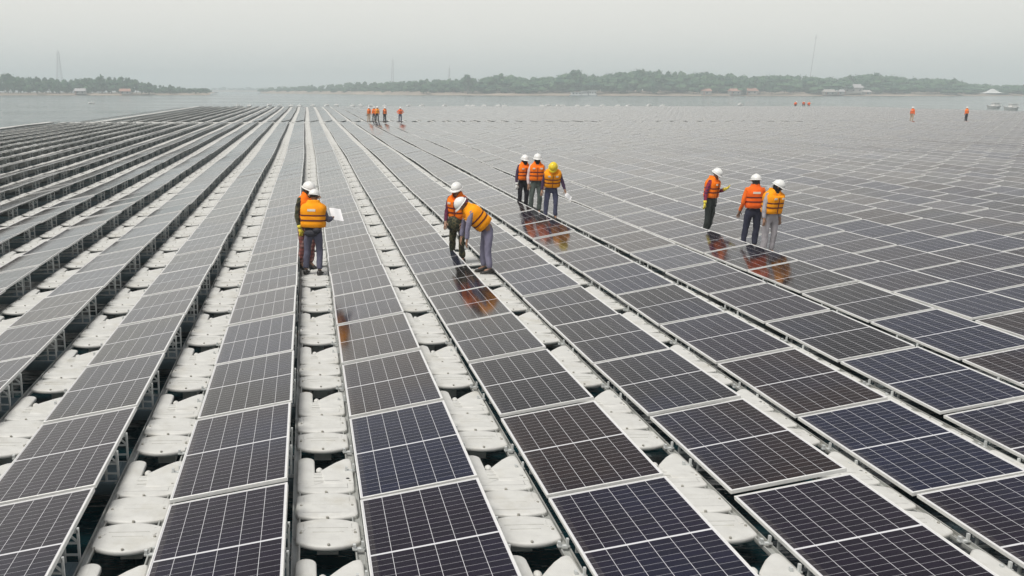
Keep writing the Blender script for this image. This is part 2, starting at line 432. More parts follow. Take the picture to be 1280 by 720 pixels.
# cross walkway between the two blocks, the walkways round the array's edge
yg=Y0+47*L+.7
x=-27.2
while x<119:
    for q in range(4): rest.box((x+.97,yg+.05+q*.78+random.uniform(-.01,.01)+x*SK/P,ZF-.03),(1.9,.7,.16))
    x+=1.98
y=6
while y<Y0+48*L: rest.box((-28.35,y,ZF+.02),(.75,1.95,.2)); y+=2.0
while y<Y0+97*L: rest.box((-23.25,y,ZF+.02),(.75,1.95,.2)); y+=2.0
y=6
while y<Y0+97*L: 
    rest.box((KMAX*P+1.6,y,ZF),(.9,1.95,.16)); y+=2.0
x=-23.4
while x<121:
    rest.box((x,Y0+96*L+.75+x*SK/P,ZF-.02),(1.9,.8,.16)); x+=1.98
tag(rest.build('far_walkway_floats',M_float),kind='stuff',label='pale floats and edge walkways carrying the far part of the array',cat='floats')

# ------------------------------------------------------------------ support floats under the panels
sp_me=sup_t.mesh('support_float',M_support,True); sp_me.set_sharp_from_angle(angle=R(50))
rest=MB(); sproto=None; lo=MB(); lo.box((W-.21,-.96,-.065),(.54,.54,.13))
for (k,n) in sorted(parea,key=lambda c:(-c[0],c[1])):
    x,y=seam(k,n); z=ZL-ZB-.016
    if (k,n) in stop_:
        if sproto is None: o=sproto=link(bpy.data.objects.new('support_float',sp_me))
        else: o=sproto.copy(); COL.objects.link(o)
        o.location=(x,y,z); ed,n0=entry[k]
        rw=row_words(k)
        tag(o,'blue-grey float under panel %s from the %s edge, %s'%(nth(n-n0+1),ed,rw.replace('of the clipboard','of clipboard') ),'float','blue-grey floats under the panels')
    elif parea[(k,n)]>0 or n<3: rest.extend(lo,None,(x,y,z))
tag(rest.build('far_support_floats',M_support),kind='stuff',label='blue-grey floats under the rest of the panels',cat='floats')

# ------------------------------------------------------------------ rails along both sides of the walkways
ORG=Y0-2.2*L
def rail_mb(x,y0,y1,w,k):
    mb=MB(); z=ZF-.012; n=50
    for i in range(n):                         # U channel with two lips, in lengths joined end to end
        a=y0+(y1-y0)*i/n; b=y0+(y1-y0)*(i+1)/n-.012
        for dx,ww,zz,h in ((0,w,z-.030,.008),(-w/2+.006,.012,z-.015,.03),(w/2-.006,.012,z-.015,.03)):
            mb.bar((drift(a+ORG)+dx,a,zz),(drift(b+ORG)+dx,b,zz),ww,h)
    return mb
farrail=MB()
for k in range(KMIN,KMAX):
    for s,cx,w_ in ((-1,FC-.262,.07),(1,FC+.258,.085)):
        xx=k*P+cx
        if -9<=k<=5:
            ys=Y0-2.2*L; mb=rail_mb(0,0,50*L,w_,k); o=mb.build('mounting_rail',M_rail); o.location=(xx,ys,0)
            tag(o,'grey metal rail along the %s side of %s'%('left' if s<0 else 'right',walk_words(k) if k==0 else 'the '+walk_words(k)),'rail','mounting rails beside the walkways')
        else: farrail.box((xx,Y0+22*L,ZF-.06),(w_,49*L,.05))
        farrail.box((xx,Y0+72.6*L,ZF-.06),(w_,47*L,.05))
tag(farrail.build('far_mounting_rails',M_rail),kind='stuff',label='grey rails under the far part of the array',cat='rails')

# ------------------------------------------------------------------ lake, shores
WX=3900
def water_mat():
    m=bpy.data.materials.new('lake_water'); m.use_nodes=True; nt=m.node_tree; b=nt.nodes['Principled BSDF']
    b.inputs['Base Color'].default_value=(.006,.045,.056,1); b.inputs['Roughness'].default_value=.08; b.inputs['IOR'].default_value=1.333
    geo=nt.nodes.new('ShaderNodeNewGeometry'); mp=nt.nodes.new('ShaderNodeMapping'); nt.links.new(geo.outputs['Position'],mp.inputs['Vector'])
    mp.inputs['Scale'].default_value=(.55,1.3,1)
    prev=None
    for sc,d in ((.35,.16),(1.3,.08),(5,.015)):
        n=nt.nodes.new('ShaderNodeTexNoise'); n.inputs['Scale'].default_value=sc; n.inputs['Detail'].default_value=4; nt.links.new(mp.outputs[0],n.inputs['Vector'])
        bp=nt.nodes.new('ShaderNodeBump'); bp.inputs['Strength'].default_value=1; bp.inputs['Distance'].default_value=d
        nt.links.new(n.outputs['Fac'],bp.inputs['Height'])
        if prev: nt.links.new(prev,bp.inputs['Normal'])
        prev=bp.outputs[0]
    nt.links.new(prev,b.inputs['Normal'])
    ns=nt.nodes.new('ShaderNodeTexNoise'); ns.inputs['Scale'].default_value=.03; ns.inputs['Detail'].default_value=5; m2=nt.nodes.new('ShaderNodeMapping'); m2.inputs['Scale'].default_value=(.35,1.6,1)
    nt.links.new(geo.outputs['Position'],m2.inputs['Vector']); nt.links.new(m2.outputs[0],ns.inputs['Vector'])
    nt.links.new(math_node(nt,'MULTIPLY_ADD',ns.outputs['Fac'],.35,-.06),b.inputs['Roughness'])
    return m
mb=MB(); g=[-WX,-600,-60,60,300,1000,WX]; h=[-200,0,60,220,500,800,WX]
for i in range(6):
    for j in range(6): mb.add([(g[i],h[j],0),(g[i+1],h[j],0),(g[i+1],h[j+1],0),(g[i],h[j+1],0)],[(0,1,2,3)])
wo=mb.build('water',water_mat()); 
bm=bmesh.new(); bm.from_mesh(wo.data); bmesh.ops.remove_doubles(bm,verts=bm.verts,dist=.001); bm.to_mesh(wo.data); bm.free()
tag(wo,kind='structure')

M_bank=mat('shore_earth',(.34,.27,.21),.9,var=.3,vscale=.03)
M_leaf=None
def leaf_mat(name,c1,c2):
    m=bpy.data.materials.new(name); m.use_nodes=True; nt=m.node_tree; b=nt.nodes['Principled BSDF']
    geo=nt.nodes.new('ShaderNodeNewGeometry'); n=nt.nodes.new('ShaderNodeTexNoise'); n.inputs['Scale'].default_value=.09; n.inputs['Detail'].default_value=4
    nt.links.new(geo.outputs['Position'],n.inputs['Vector'])
    ad=math_node(nt,'ADD',math_node(nt,'MULTIPLY',geo.outputs['Random Per Island'],.5),math_node(nt,'MULTIPLY',n.outputs['Fac'],.6))
    r=nt.nodes.new('ShaderNodeValToRGB'); r.color_ramp.elements[0].position=.25; r.color_ramp.elements[1].position=.8
    r.color_ramp.elements[0].color=(*c1,1); r.color_ramp.elements[1].color=(*c2,1)
    nt.links.new(ad,r.inputs['Fac']); nt.links.new(r.outputs[0],b.inputs['Base Color']); b.inputs['Roughness'].default_value=.8
    b.inputs['Specular IOR Level'].default_value=.2
    return m
M_leaf=leaf_mat('foliage',(.018,.060,.040),(.085,.155,.075))
M_bark=mat('bark',(.14,.11,.085),.9,var=.3,vscale=1)

def crown_mb(mb, cx, cy, z0, w, h, rnd, ndab=90):
    """leafy crown: clumps of small leaf sprays through the volume, uneven outline"""
    nb=rnd.randint(5,8); lobes=[]
    for i in range(nb):
        a=rnd.uniform(0,2*pi); rr=rnd.uniform(0,.34)*w
        lobes.append((cx+rr*cos(a),cy+rr*sin(a),z0+h*rnd.uniform(.22,.78),w*rnd.uniform(.17,.29),h*rnd.uniform(.17,.27)))
    lobes.append((cx+rnd.uniform(-.1,.1)*w,cy,z0+h*.8,w*.2,h*.2))
    for (x,y,z,r,rz) in lobes:
        # irregular core
        n,m=7,4; rg=[]
        for k in range(m+1):
            a=pi*(1-k/m); a=min(max(a,.15),pi-.15)
            rg.append([Vector((x+r*.8*sin(a)*cos(2*pi*i/n+k)*rnd.uniform(.75,1.15),y+r*.8*sin(a)*sin(2*pi*i/n+k)*rnd.uniform(.75,1.15),z+rz*.85*cos(a)*rnd.uniform(.85,1.1))) for i in range(n)])
        mb.rings(rg)
        for q in range(ndab//nb):
            d=Vector((rnd.gauss(0,1),rnd.gauss(0,1),rnd.gauss(.15,1))).normalized(); s=rnd.uniform(.8,1.22)
            c=Vector((x+d.x*r*s,y+d.y*r*s,z+d.z*rz*s)); e=rnd.uniform(.35,.95)
            u=Vector((rnd.gauss(0,1),rnd.gauss(0,1),rnd.gauss(0,1))).normalized(); v=u.cross(d).normalized()
            mb.add([c-u*e,c+v*e*.6,c+u*e,c-v*e*.6],[(0,1,2,3)])

def bank(name, pts, depth, hgt):
    """low bank of earth: front edge polyline, rising away from the water"""
    mb=MB(); rr=random.Random(5); rows=[]
    fine=[]
    for i in range(len(pts)-1):
        n=max(2,int(hypot(pts[i+1][0]-pts[i][0],pts[i+1][1]-pts[i][1])/12))
        for q in range(n): fine.append((pts[i][0]+(pts[i+1][0]-pts[i][0])*q/n,pts[i][1]+(pts[i+1][1]-pts[i][1])*q/n))
    fine.append(pts[-1])
    prof=[(-1,-.4),(0,.0),(4,.7),(9,1.2),(25,hgt*.7),(depth*.6,hgt),(depth,hgt*.6)]
    rg=[]
    for d,z in prof: rg.append([(x,y+d+ (noise.noise(Vector((x*.02,1,0)))*8),z+ (noise.noise(Vector((x*.05,d,2)))*.5 if z>0 else 0)) for x,y in fine])
    mb.rings(rg,0,False,False,closed=False)
    return tag(mb.build(name,M_bank,smooth=True),kind='structure')

def X_at(px,Y): return ray_at(px,Y)[0]
YR=760
# right-hand forest shore and the left spit, and the very far shore
bank('shore_land',[(X_at(325,1250),1250),(X_at(420,1000),1000),(X_at(520,YR+40),YR+40),(X_at(700,YR),YR),(X_at(1000,YR-20),YR-20),(X_at(1290,YR+20),YR+20),(X_at(1500,YR+60),YR+60)],260,4)
bank('left_spit_land',[(X_at(-200,720),720),(X_at(60,730),730),(X_at(150,745),745),(X_at(262,790),790)],90,2.0)
bank('far_shore_land',[(-900,2300),(0,2250),(900,2250),(2400,2300)],500,5)

# skyline of the photographed wood: tree-top row (photo pixels) along each shore
SKY_R=[(325,110),(345,108),(370,107),(400,106),(430,103.5),(470,101.5),(500,100),(530,98.5),(560,99),(585,95),(600,97),(628,92),(655,97),(690,94),(722,88),(745,95),(775,90),(800,87),(825,88),(860,91),(885,90),(910,92),(935,93),(965,93.5),(990,92),(1020,95),(1045,96),(1060,94),(1090,91),(1120,94),(1150,96),(1180,98),(1195,99),(1215,104),(1245,104),(1290,106),(1400,105)]
SKY_L=[(-180,95),(0,93),(15,94),(45,98),(60,97),(85,99),(110,97),(130,96),(150,96),(172,99),(180,104),(205,107),(225,108),(240,110.5),(262,114)]
def interp(tb,x):
    for i in range(len(tb)-1):
        if tb[i][0]<=x<=tb[i+1][0]:
            a=(x-tb[i][0])/(tb[i+1][0]-tb[i][0]); return tb[i][1]*(1-a)+tb[i+1][1]*a
    return tb[-1][1]
def shoreY(px):
    return interp([(325,1250),(420,1000),(520,YR+40),(700,YR),(1000,YR-20),(1290,YR+20),(1500,YR+60)],px)
rnd=random.Random(21)
wood=MB()
def plant(mb,px,Y,ptop,wd,dab=80):
    X,Z=ray_at(px,Y,ptop); Z=max(Z,5); g=1.2
    tw=wd*rnd.uniform(.8,1.25)
    crown_mb(mb,X,Y,g+Z*.04,tw,Z-g,rnd,dab)
    mb.tube((X,Y,.3),(X,Y,Z*.4),.25,.15,5,1,cap=False)
for row,(dy,dz,step) in enumerate(((14,9,13),(34,5,11),(58,2,9),(90,0.8,10))):
    px=326
    while px<1330:
        Y=shoreY(px)+dy+rnd.uniform(-8,8); base=interp(SKY_R,px)
        plant(wood,px,Y,base+dz*rnd.uniform(.5,1.2)+rnd.uniform(-1.0,1.6),13+ (6 if px>600 else 0),70)
        px+=step*rnd.uniform(.6,1.25)
for row,(dy,dz,step) in enumerate(((8,7,13),(22,3.5,10),(40,.8,9))):
    px=-30
    while px<262:
        Y=interp([(-200,720),(60,730),(150,745),(262,790)],px)+dy+rnd.uniform(-5,5); base=interp(SKY_L,px)
        plant(wood,px,Y,min(115,base+dz*rnd.uniform(.4,1.2)+rnd.uniform(-.6,1.4)),11 if px<170 else 7,60)
        px+=step*rnd.uniform(.6,1.25)*(1 if px<170 else .7)
# far shore
px=150
while px<460:
    X,Z=ray_at(px,2350,109.5+rnd.uniform(-1.5,1.5)+ (0 if px>330 else 1)); crown_mb(wood,X,2350,1,38,max(8,Z),rnd,30); px+=rnd.uniform(8,15)
tag(wood.build('distant_wood',[M_leaf,M_bark]),kind='stuff',label='hazy green wood lining the far shore',cat='wood')

# trees that stand out above the skyline
def lone_tree(px,Y,ptop,wd,label):
    X,Z=ray_at(px,Y,ptop); o=empty('tree',(X,Y,1.0))
    c=MB(); rr=random.Random(int(px)); crown_mb(c,0,0,Z*.30,wd,Z*.70-1,rr,150); c.build('crown',M_leaf,o)
    t=MB(); t.tube((0,0,-.4),(0.2,0,Z*.35),.45,.3,7); t.tube((0.2,0,Z*.35),(0,.2,Z*.75),.3,.1,6)
    for q in range(5):
        a=q*1.26; t.tube((0.1,0,Z*(.32+.05*q)),(wd*.28*cos(a),wd*.28*sin(a),Z*(.5+.06*q)),.16,.05,5)
    t.build('trunk',M_bark,o)
    tag(o,label,'tree','trees standing out above the far wood')
for a in ((585,795,92.5,11,'round-topped tree rising above the hazy wood, right of the short pale mast'),
          (628,790,91,13,'broad tree breaking the far skyline, left of the white houseboats by a hundred metres'),
          (722,785,86,12,'tall tree whose crown stands above the wood just over the white houseboats'),
          (775,790,88.5,12,'tree top rising above the wood, first bump right of the white houseboats'),
          (803,790,85.5,11,'highest spiky tree crown in the middle of the far wood'),
          (823,800,86,11,'slim high tree just right of the highest crown in the wood'),
          (885,795,88.5,15,'wide crown in the wood, between the highest crown and the tall thin mast'),
          (1094,790,89.5,14,'broad tree top right of the tall thin mast, highest on that side'),
          (1192,790,97,9,'last tall tree before the far wood drops low at right'),
          (1062,790,92.5,9,'small raised tree crown directly behind the big shore roof'),
          (8,745,91.5,11,'tallest tree at the left end of the spit wood'),
          (44,748,96,9,'rounded tree on the spit, left of the lattice tower'),
          (186,765,103,5,'small separate tree near the right end of the spit'),
          (212,775,106,5,'bushy low tree at the tip of the spit'),
          (126,752,94.5,10,'tree top on the spit, right of the lattice tower')):
    lone_tree(*a)

# ------------------------------------------------------------------ shore buildings, masts, boats
M_white=mat('white_paint',(.68,.68,.66),.6); M_roofg=mat('grey_roof',(.42,.40,.40),.7,var=.15,vscale=.6); M_roofr=mat('rusty_roof',(.40,.22,.17),.8,var=.2,vscale=.6)
M_wall=mat('pale_wall',(.42,.39,.36),.8,var=.1,vscale=.4); M_dark=mat('dark_opening',(.03,.03,.03),.6)
def house(px,Y,base,w,h,d,wallm,roofm,label,name='house',open_=False):
    X,_=ray_at(px,Y); o=empty(name,(X,Y,base))
    m=MB()
    if open_:
        for i in range(5): m.box((-w/2+.1+i*(w-.2)/4,-d/2,h/2),(.2,.2,h)); m.box((-w/2+.1+i*(w-.2)/4,d/2,h/2),(.2,.2,h))
        m.box((0,0,.15),(w,d,.3)); m.build('post_frame',wallm,o)
    else: m.box((0,0,h/2),(w,d,h)); m.build('wall',wallm,o)
    r=MB(); e=.6; rh=w*.12+1
    vs=[(-w/2-e,-d/2-e,h),(w/2+e,-d/2-e,h),(w/2+e,d/2+e,h),(-w/2-e,d/2+e,h),(-w/2,0,h+rh),(w/2,0,h+rh)]
    r.add(vs,[(0,1,5,4),(2,3,4,5),(1,2,5),(3,0,4),(3,2,1,0)]); r.build('roof',roofm,o)
    if not open_:
        n=max(1,int(w/4))
        for i in range(n):
            q=MB(); q.box((-w/2+(i+.5)*w/n,-d/2-.03,h*.55),(1.2,.06,1.1)); q.build('window',M_dark,o)
        q=MB(); q.box((-w/2+w/n*.05+.9,-d/2-.035,1.05),(.9,.07,2.1)); q.build('door',M_roofr,o)
    tag(o,label,'house' if name=='house' else name.replace('_',' '))
house(1063,758,2.0,15,4.2,8,M_wall,M_roofg,'largest shore house, long pinkish-grey roof among the trees at right')
house(1036,744,1.0,8,2.0,4,M_wall,M_wall,'low pale shed at the water, left of the largest shore house')
house(1049,746,1.0,6,2.2,4,M_wall,M_roofg,'small pale hut between the low pale shed and largest shore house')
house(1083,748,1.0,5,1.9,4,M_wall,M_wall,'small pale roofed hut just right of the largest shore house')
house(918,750,1.0,8,2.6,5,M_wall,M_roofr,'small rusty-roofed hut at the foot of the wood, left of the thin mast')
house(882,752,1.0,7,2.6,5,M_wall,M_roofr,'tiny hut with brown roof by the water under the wide crown')
house(938,752,1.0,9,2.8,5,M_wall,M_roofr,'brown-roofed hut by the water, closest to the thin mast')
house(156,742,.9,8,2.0,4,M_wall,M_roofr,'low pinkish hut on the spit shore at left')
house(100,738,.9,8,2.2,5,M_wall,M_roofg,'small pale hut on the spit bank below the lattice tower')
# white marquee
X,_=ray_at(1240,765); o=empty('marquee',(X,765,1.0)); m=MB(); m.rings([[(-7,-4,1.2),(7,-4,1.2),(7,4,1.2),(-7,4,1.2)],[(-4,-2,2.2),(4,-2,2.2),(4,2,2.2),(-4,2,2.2)],[(-.5,-.3,4.6),(.5,-.3,4.6),(.5,.3,4.6),(-.5,.3,4.6)]]); m.build('canopy',M_white,o)
for a in(-1,1):
    for b in(-1,1): q=MB(); q.tube((6.6*a,3.6*b,-.2),(6.6*a,3.6*b,1.25),.1,.1,6); q.build('leg',M_galv,o)
tag(o,'white peaked marquee on the pale beach at far right','marquee')
# houseboats
for i,(px,w,h,lb) in enumerate(((720,9,2.6,'long low white houseboat, left of the three moored below the wood'),(730.5,6,3.4,'middle white houseboat of the three moored below the wood'),(740,7,3.9,'tallest white houseboat, right of the three moored below the wood'))):
    X,_=ray_at(px,735); o=empty('houseboat',(X,735,0))
    m=MB(); m.rings([[(-w/2,-1.6,-.1),(w/2,-1.6,-.1),(w/2,1.6,-.1),(-w/2,1.6,-.1)],[(-w/2-.5,-1.8,.6),(w/2+.5,-1.8,.6),(w/2+.5,1.8,.6),(-w/2-.5,1.8,.6)]]); m.build('hull',M_white,o)
    m=MB(); m.box((0,0,.6+(h-.6)/2),(w*.8,2.8,h-.6)); m.build('cabin',M_white,o)
    m=MB(); m.box((0,0,h+.08),(w*.95,3.4,.15)); m.build('roof',M_white,o)
    for s in range(3): q=MB(); q.box((-w*.27+s*w*.27,-1.43,.6+(h-.6)*.55),(w*.14,.06,(h-.6)*.4)); q.build('window',M_dark,o)
    tag(o,lb,'houseboat','white houseboats')
# masts
M_mast=mat('mast_steel',(.30,.30,.32),.6)
def lattice(px,Y,ptop,wb,wt,label,name='lattice_tower'):
    X,Z=ray_at(px,Y,ptop); o=empty(name,(X,Y,2)); Z-=2; n=14
    def wz(t): return (wb*(1-t)**1.3+wt*(1-(1-t)**1.3))/2
    lg=MB(); br=MB()
    for sx,sy in((1,1),(1,-1),(-1,-1),(-1,1)):
        l_=MB()
        for i in range(n):
            t0,t1=i/n,(i+1)/n; l_.bar((sx*wz(t0),sy*wz(t0),-.6*(i==0)+Z*t0),(sx*wz(t1),sy*wz(t1),Z*t1),.15)
        l_.build('leg',M_mast,o)
    for i in range(n):
        t0,t1=i/n,(i+1)/n; c=[(1,1),(1,-1),(-1,-1),(-1,1)]
        for q in range(4):
            a,b=c[q],c[(q+1)%4]; br.bar((a[0]*wz(t0),a[1]*wz(t0),Z*t0),(b[0]*wz(t1),b[1]*wz(t1),Z*t1),.08); br.bar((a[0]*wz(t1),a[1]*wz(t1),Z*t1),(b[0]*wz(t1),b[1]*wz(t1),Z*t1),.08)
    br.build('bracing',M_mast,o)
    m=MB(); m.tube((0,0,Z),(0,0,Z+3),.12,.06,6); m.build('antenna',M_mast,o)
    tag(o,label,'tower')
lattice(72,900,65,6.5,1.6,'pale lattice tower standing alone behind the left spit')
lattice(490.5,1050,75,3.2,1.2,'faint slender lattice mast, left of the two over the wood’s low end')
lattice(561.5,1000,85,2.2,.8,'short faint lattice mast, right of the two over the wood’s low end')
X,Z=ray_at(1020,900,45); o=empty('radio_mast',(X-2,900,2)); m=MB(); m.tube((0,0,-.6),(2,0,Z-2),.22,.15,8); m.build('pole',M_mast,o)
m=MB(); m.tube((2,0,Z-2),(2.05,0,Z),.1,.06,6); [m.bar((2+a,0,Z-4),(2+a,0,Z-2),.2) for a in(-.6,.6)]; m.build('antenna',M_mast,o)
tag(o,'tall thin pale mast rising highest above the right-hand wood','mast')

# mooring buoys beyond the far edge
def buoy_mb():
    m=MB(); m.rings([[(-.75,-.3,-.12),(.75,-.3,-.12),(.75,.3,-.12),(-.75,.3,-.12)],[(-.9,-.4,.12),(.9,-.4,.12),(.9,.4,.12),(-.9,.4,.12)],[(-.55,-.3,.48),(.75,-.3,.55),(.75,.3,.55),(-.55,.3,.48)]]); return m
bz=[297,311,336,349,363,374,390,408,420,440,450,463,480,511,527,556,584,591,605,623,631,678,685,698,704,722,735,754,773,786,812,829]
bme=buoy_mb().mesh('float_body',M_white); cme=MB(); cme.tube((0,0,.5),(0,0,.78),.08,.08,8); cme.ell((0,0,.82),(.12,.12,.1),8,5); cme=cme.mesh('top_ring',M_white)
b0=None
for i,px in enumerate(bz):
    Y=247+random.uniform(-5,5); X,_=ray_at(px,Y)
    if b0 is None:
        b0=o=empty('mooring_buoy'); kk=[link(bpy.data.objects.new('float_body',bme),o),link(bpy.data.objects.new('top_ring',cme),o)]
    else:
        o=b0.copy(); COL.objects.link(o)
        for c in kk: d=c.copy(); COL.objects.link(d); d.parent=o
    o.scale=(.72,.72,.72); o.location=(X,Y,random.uniform(-.03,.05)); o.rotation_euler=(0,random.uniform(-.12,.12),random.uniform(-.6,.6))
    tag(o,'small white buoy beyond the far array edge, %s counted from the left'%nth(i+1),'buoy','white mooring buoys')
def buoy_at(px,py,label,s=1):
    # on the water where the photo shows it
    v=(py-CY)/F; yr=cos(TH)-v*sin(TH); zr=-sin(TH)-v*cos(TH); t=-(CAMZ)/zr; u=(px-CX)/F
    X=(u*cos(PS)+yr*sin(PS))*t; Y=(-u*sin(PS)+yr*cos(PS))*t
    o=b0.copy(); COL.objects.link(o); o.location=(X,Y,0); o.scale=(s,s,s)
    for c in kk: d=c.copy(); COL.objects.link(d); d.parent=o
    tag(o,label,'buoy','white mooring buoys')
buoy_at(114,130.3,'lone white buoy on the open lake at left, off the array edge',1.0)
buoy_at(925,131,'lone white buoy on the water, left of the crouching people',.9)
# small boats at far right
def boat(px,Y,w,col,label):
    X,_=ray_at(px,Y); o=empty('small_boat',(X,Y,0))
    m=MB(); n=9; r0=[];r1=[]
    for z,s,rg in ((-.15,.75,r0),(.5,1,r1)):
        for i in range(n): t=-1+2*i/(n-1); rg.append((t*w/2*s,-.8*s*(1-abs(t)**2.5),z+ .25*abs(t)**3*(z>0)))
        for i in range(n): t=1-2*i/(n-1); rg.append((t*w/2*s,.8*s*(1-abs(t)**2.5)+.001,z+.25*abs(t)**3*(z>0)))
    m.rings([r0,r1]); m.build('hull',col,o,smooth=False)
    m=MB(); m.box((.1*w,0,.85),(w*.35,1.2,.6)); m.build('cabin',col,o)
    m=MB(); m.box((.1*w,0,1.3),(w*.45,1.4,.08)); 
    for a in(-1,1): m.bar((.1*w+a*w*.16,0,1.1),(.1*w+a*w*.16,0,1.3),.05)
    m.build('roof',M_white,o)
    tag(o,label,'boat')
boat(1267,205,3.6,M_white,'white cabin boat on the water beyond the array, at the right edge')
boat(1245,222,3.6,M_white,'pale grey low boat beyond the array, left of the white cabin boat')

# ------------------------------------------------------------------ people
def plaid(name,c1,c2,c3,sc=22):
    m=bpy.data.materials.new(name); m.use_nodes=True; nt=m.node_tree; b=nt.nodes['Principled BSDF']; b.inputs['Roughness'].default_value=.85
    tc=nt.nodes.new('ShaderNodeTexCoord'); sp=nt.nodes.new('ShaderNodeSeparateXYZ'); nt.links.new(tc.outputs['Object'],sp.inputs[0])
    a=math_node(nt,'GREATER_THAN',math_node(nt,'FRACT',math_node(nt,'MULTIPLY',math_node(nt,'ADD',sp.outputs[0],sp.outputs[1]),sc*.6)),.5)
    c=math_node(nt,'GREATER_THAN',math_node(nt,'FRACT',math_node(nt,'MULTIPLY',sp.outputs[2],sc*.6)),.5)
    m1=nt.nodes.new('ShaderNodeMix'); m1.data_type='RGBA'; m1.inputs['A'].default_value=(*c1,1); m1.inputs['B'].default_value=(*c2,1); nt.links.new(a,m1.inputs['Factor'])
    m2=nt.nodes.new('ShaderNodeMix'); m2.data_type='RGBA'; nt.links.new(m1.outputs['Result'],m2.inputs['A']); m2.inputs['B'].default_value=(*c3,1); nt.links.new(math_node(nt,'MULTIPLY',c,.6),m2.inputs['Factor'])
    nt.links.new(m2.outputs['Result'],b.inputs['Base Color']); return m
def camo(name):
    m=bpy.data.materials.new(name); m.use_nodes=True; nt=m.node_tree; b=nt.nodes['Principled BSDF']; b.inputs['Roughness'].default_value=.9
    tc=nt.nodes.new('ShaderNodeTexCoord'); n=nt.nodes.new('ShaderNodeTexNoise'); n.inputs['Scale'].default_value=11; n.inputs['Detail'].default_value=2
    nt.links.new(tc.outputs['Object'],n.inputs['Vector']); r=nt.nodes.new('ShaderNodeValToRGB'); r.color_ramp.interpolation='CONSTANT'
    e=r.color_ramp.elements; e[0].color=(.012,.012,.009,1); e[1].position=.44; e[1].color=(.045,.05,.022,1)
    q=e.new(.52); q.color=(.10,.085,.045,1); q=e.new(.6); q.color=(.02,.03,.014,1)
    nt.links.new(n.outputs['Fac'],r.inputs['Fac']); nt.links.new(r.outputs[0],b.inputs['Base Color']); return m
cl=lambda n,c,v=.12:mat(n,c,.88,0,.25,var=v,vscale=9,bump=.004,bscale=18)
MP=dict(skin=mat('skin',(.30,.17,.11),.55),hair=mat('dark_hair',(.02,.015,.012),.6),white=mat('helmet_white',(.78,.78,.76),.25),yellow=mat('helmet_yellow',(.85,.62,.02),.3),
 vest=cl('vest_orange',(1,.19,.004)),vesty=cl('vest_amber',(1,.34,.004)),vestr=cl('vest_red_orange',(.92,.14,.012)),strap=mat('strap_dark_red',(.10,.012,.01),.7),
 refl=mat('reflective_tape',(.75,.72,.62),.35),grey=cl('coverall_blue_grey',(.105,.105,.15)),lilac=cl('coverall_lilac',(.21,.20,.28)),navy=cl('navy_cloth',(.03,.032,.055)),
 dark=cl('dark_cloth',(.018,.016,.022)),maroon=cl('maroon_cloth',(.10,.02,.05)),purple=cl('dark_purple_cloth',(.055,.03,.065)),pinkw=cl('white_pink_cloth',(.62,.52,.52)),
 jeans=cl('grey_green_jeans',(.09,.11,.10)),blackj=cl('black_jeans',(.035,.042,.04)),blue=cl('blue_work_cloth',(.07,.075,.13)),orange=cl('orange_jacket',(.85,.16,.015)),lgrey=cl('light_grey_cloth',(.36,.34,.36)),
 plaid=plaid('plaid_magenta',(.22,.012,.06),(.05,.01,.07),(.30,.03,.03)),plaidr=plaid('plaid_brown',(.20,.06,.05),(.35,.2,.18),(.06,.02,.02)),camo=camo('camouflage'),
 boot=mat('boot_black',(.02,.018,.016),.5),glove=mat('yellow_glove',(.75,.62,.06),.8),glovew=mat('white_glove',(.7,.7,.68),.8),bag=mat('bag_navy',(.02,.02,.03),.7),
 mask=mat('black_mask',(.012,.012,.013),.8),green=cl('neck_cloth_green',(.30,.42,.05)),paper=mat('paper',(.85,.85,.86),.6),khaki=cl('khaki_cloth',(.40,.30,.20)),phone=mat('phone_black',(.01,.01,.012),.2))

def skin_me(name, verts, edges, rad, root, mats, sub=1, wob=0, seed=0):
    me=bpy.data.meshes.new('tmp'); me.from_pydata(verts,edges,[]); ob=bpy.data.objects.new('tmp',me); COL.objects.link(ob)
    md=ob.modifiers.new('s','SKIN'); md.use_smooth_shade=True
    for i,r in enumerate(rad): me.skin_vertices[0].data[i].radius=(r,r) if not isinstance(r,tuple) else r
    for i in range(len(verts)): me.skin_vertices[0].data[i].use_root=(i==root)
    sd=ob.modifiers.new('d','SUBSURF'); sd.levels=sub; sd.render_levels=sub
    dg=bpy.context.evaluated_depsgraph_get(); out=bpy.data.meshes.new_from_object(ob.evaluated_get(dg)); out.name=name
    bpy.data.objects.remove(ob); bpy.data.meshes.remove(me)
    out.materials.clear(); [out.materials.append(m) for m in mats]
    out.polygons.foreach_set('use_smooth',[True]*len(out.polygons)); out.polygons.foreach_set('material_index',[0]*len(out.polygons))
    if wob:
        for v in out.vertices:
            q=noise.noise(Vector((v.co.x*9+seed,v.co.y*9,v.co.z*6)))+.5*noise.noise(Vector((v.co.x*20,v.co.y*20+seed,v.co.z*16)))
            v.co += v.normal*q*wob
    return out
def V(*a): return Vector(a)

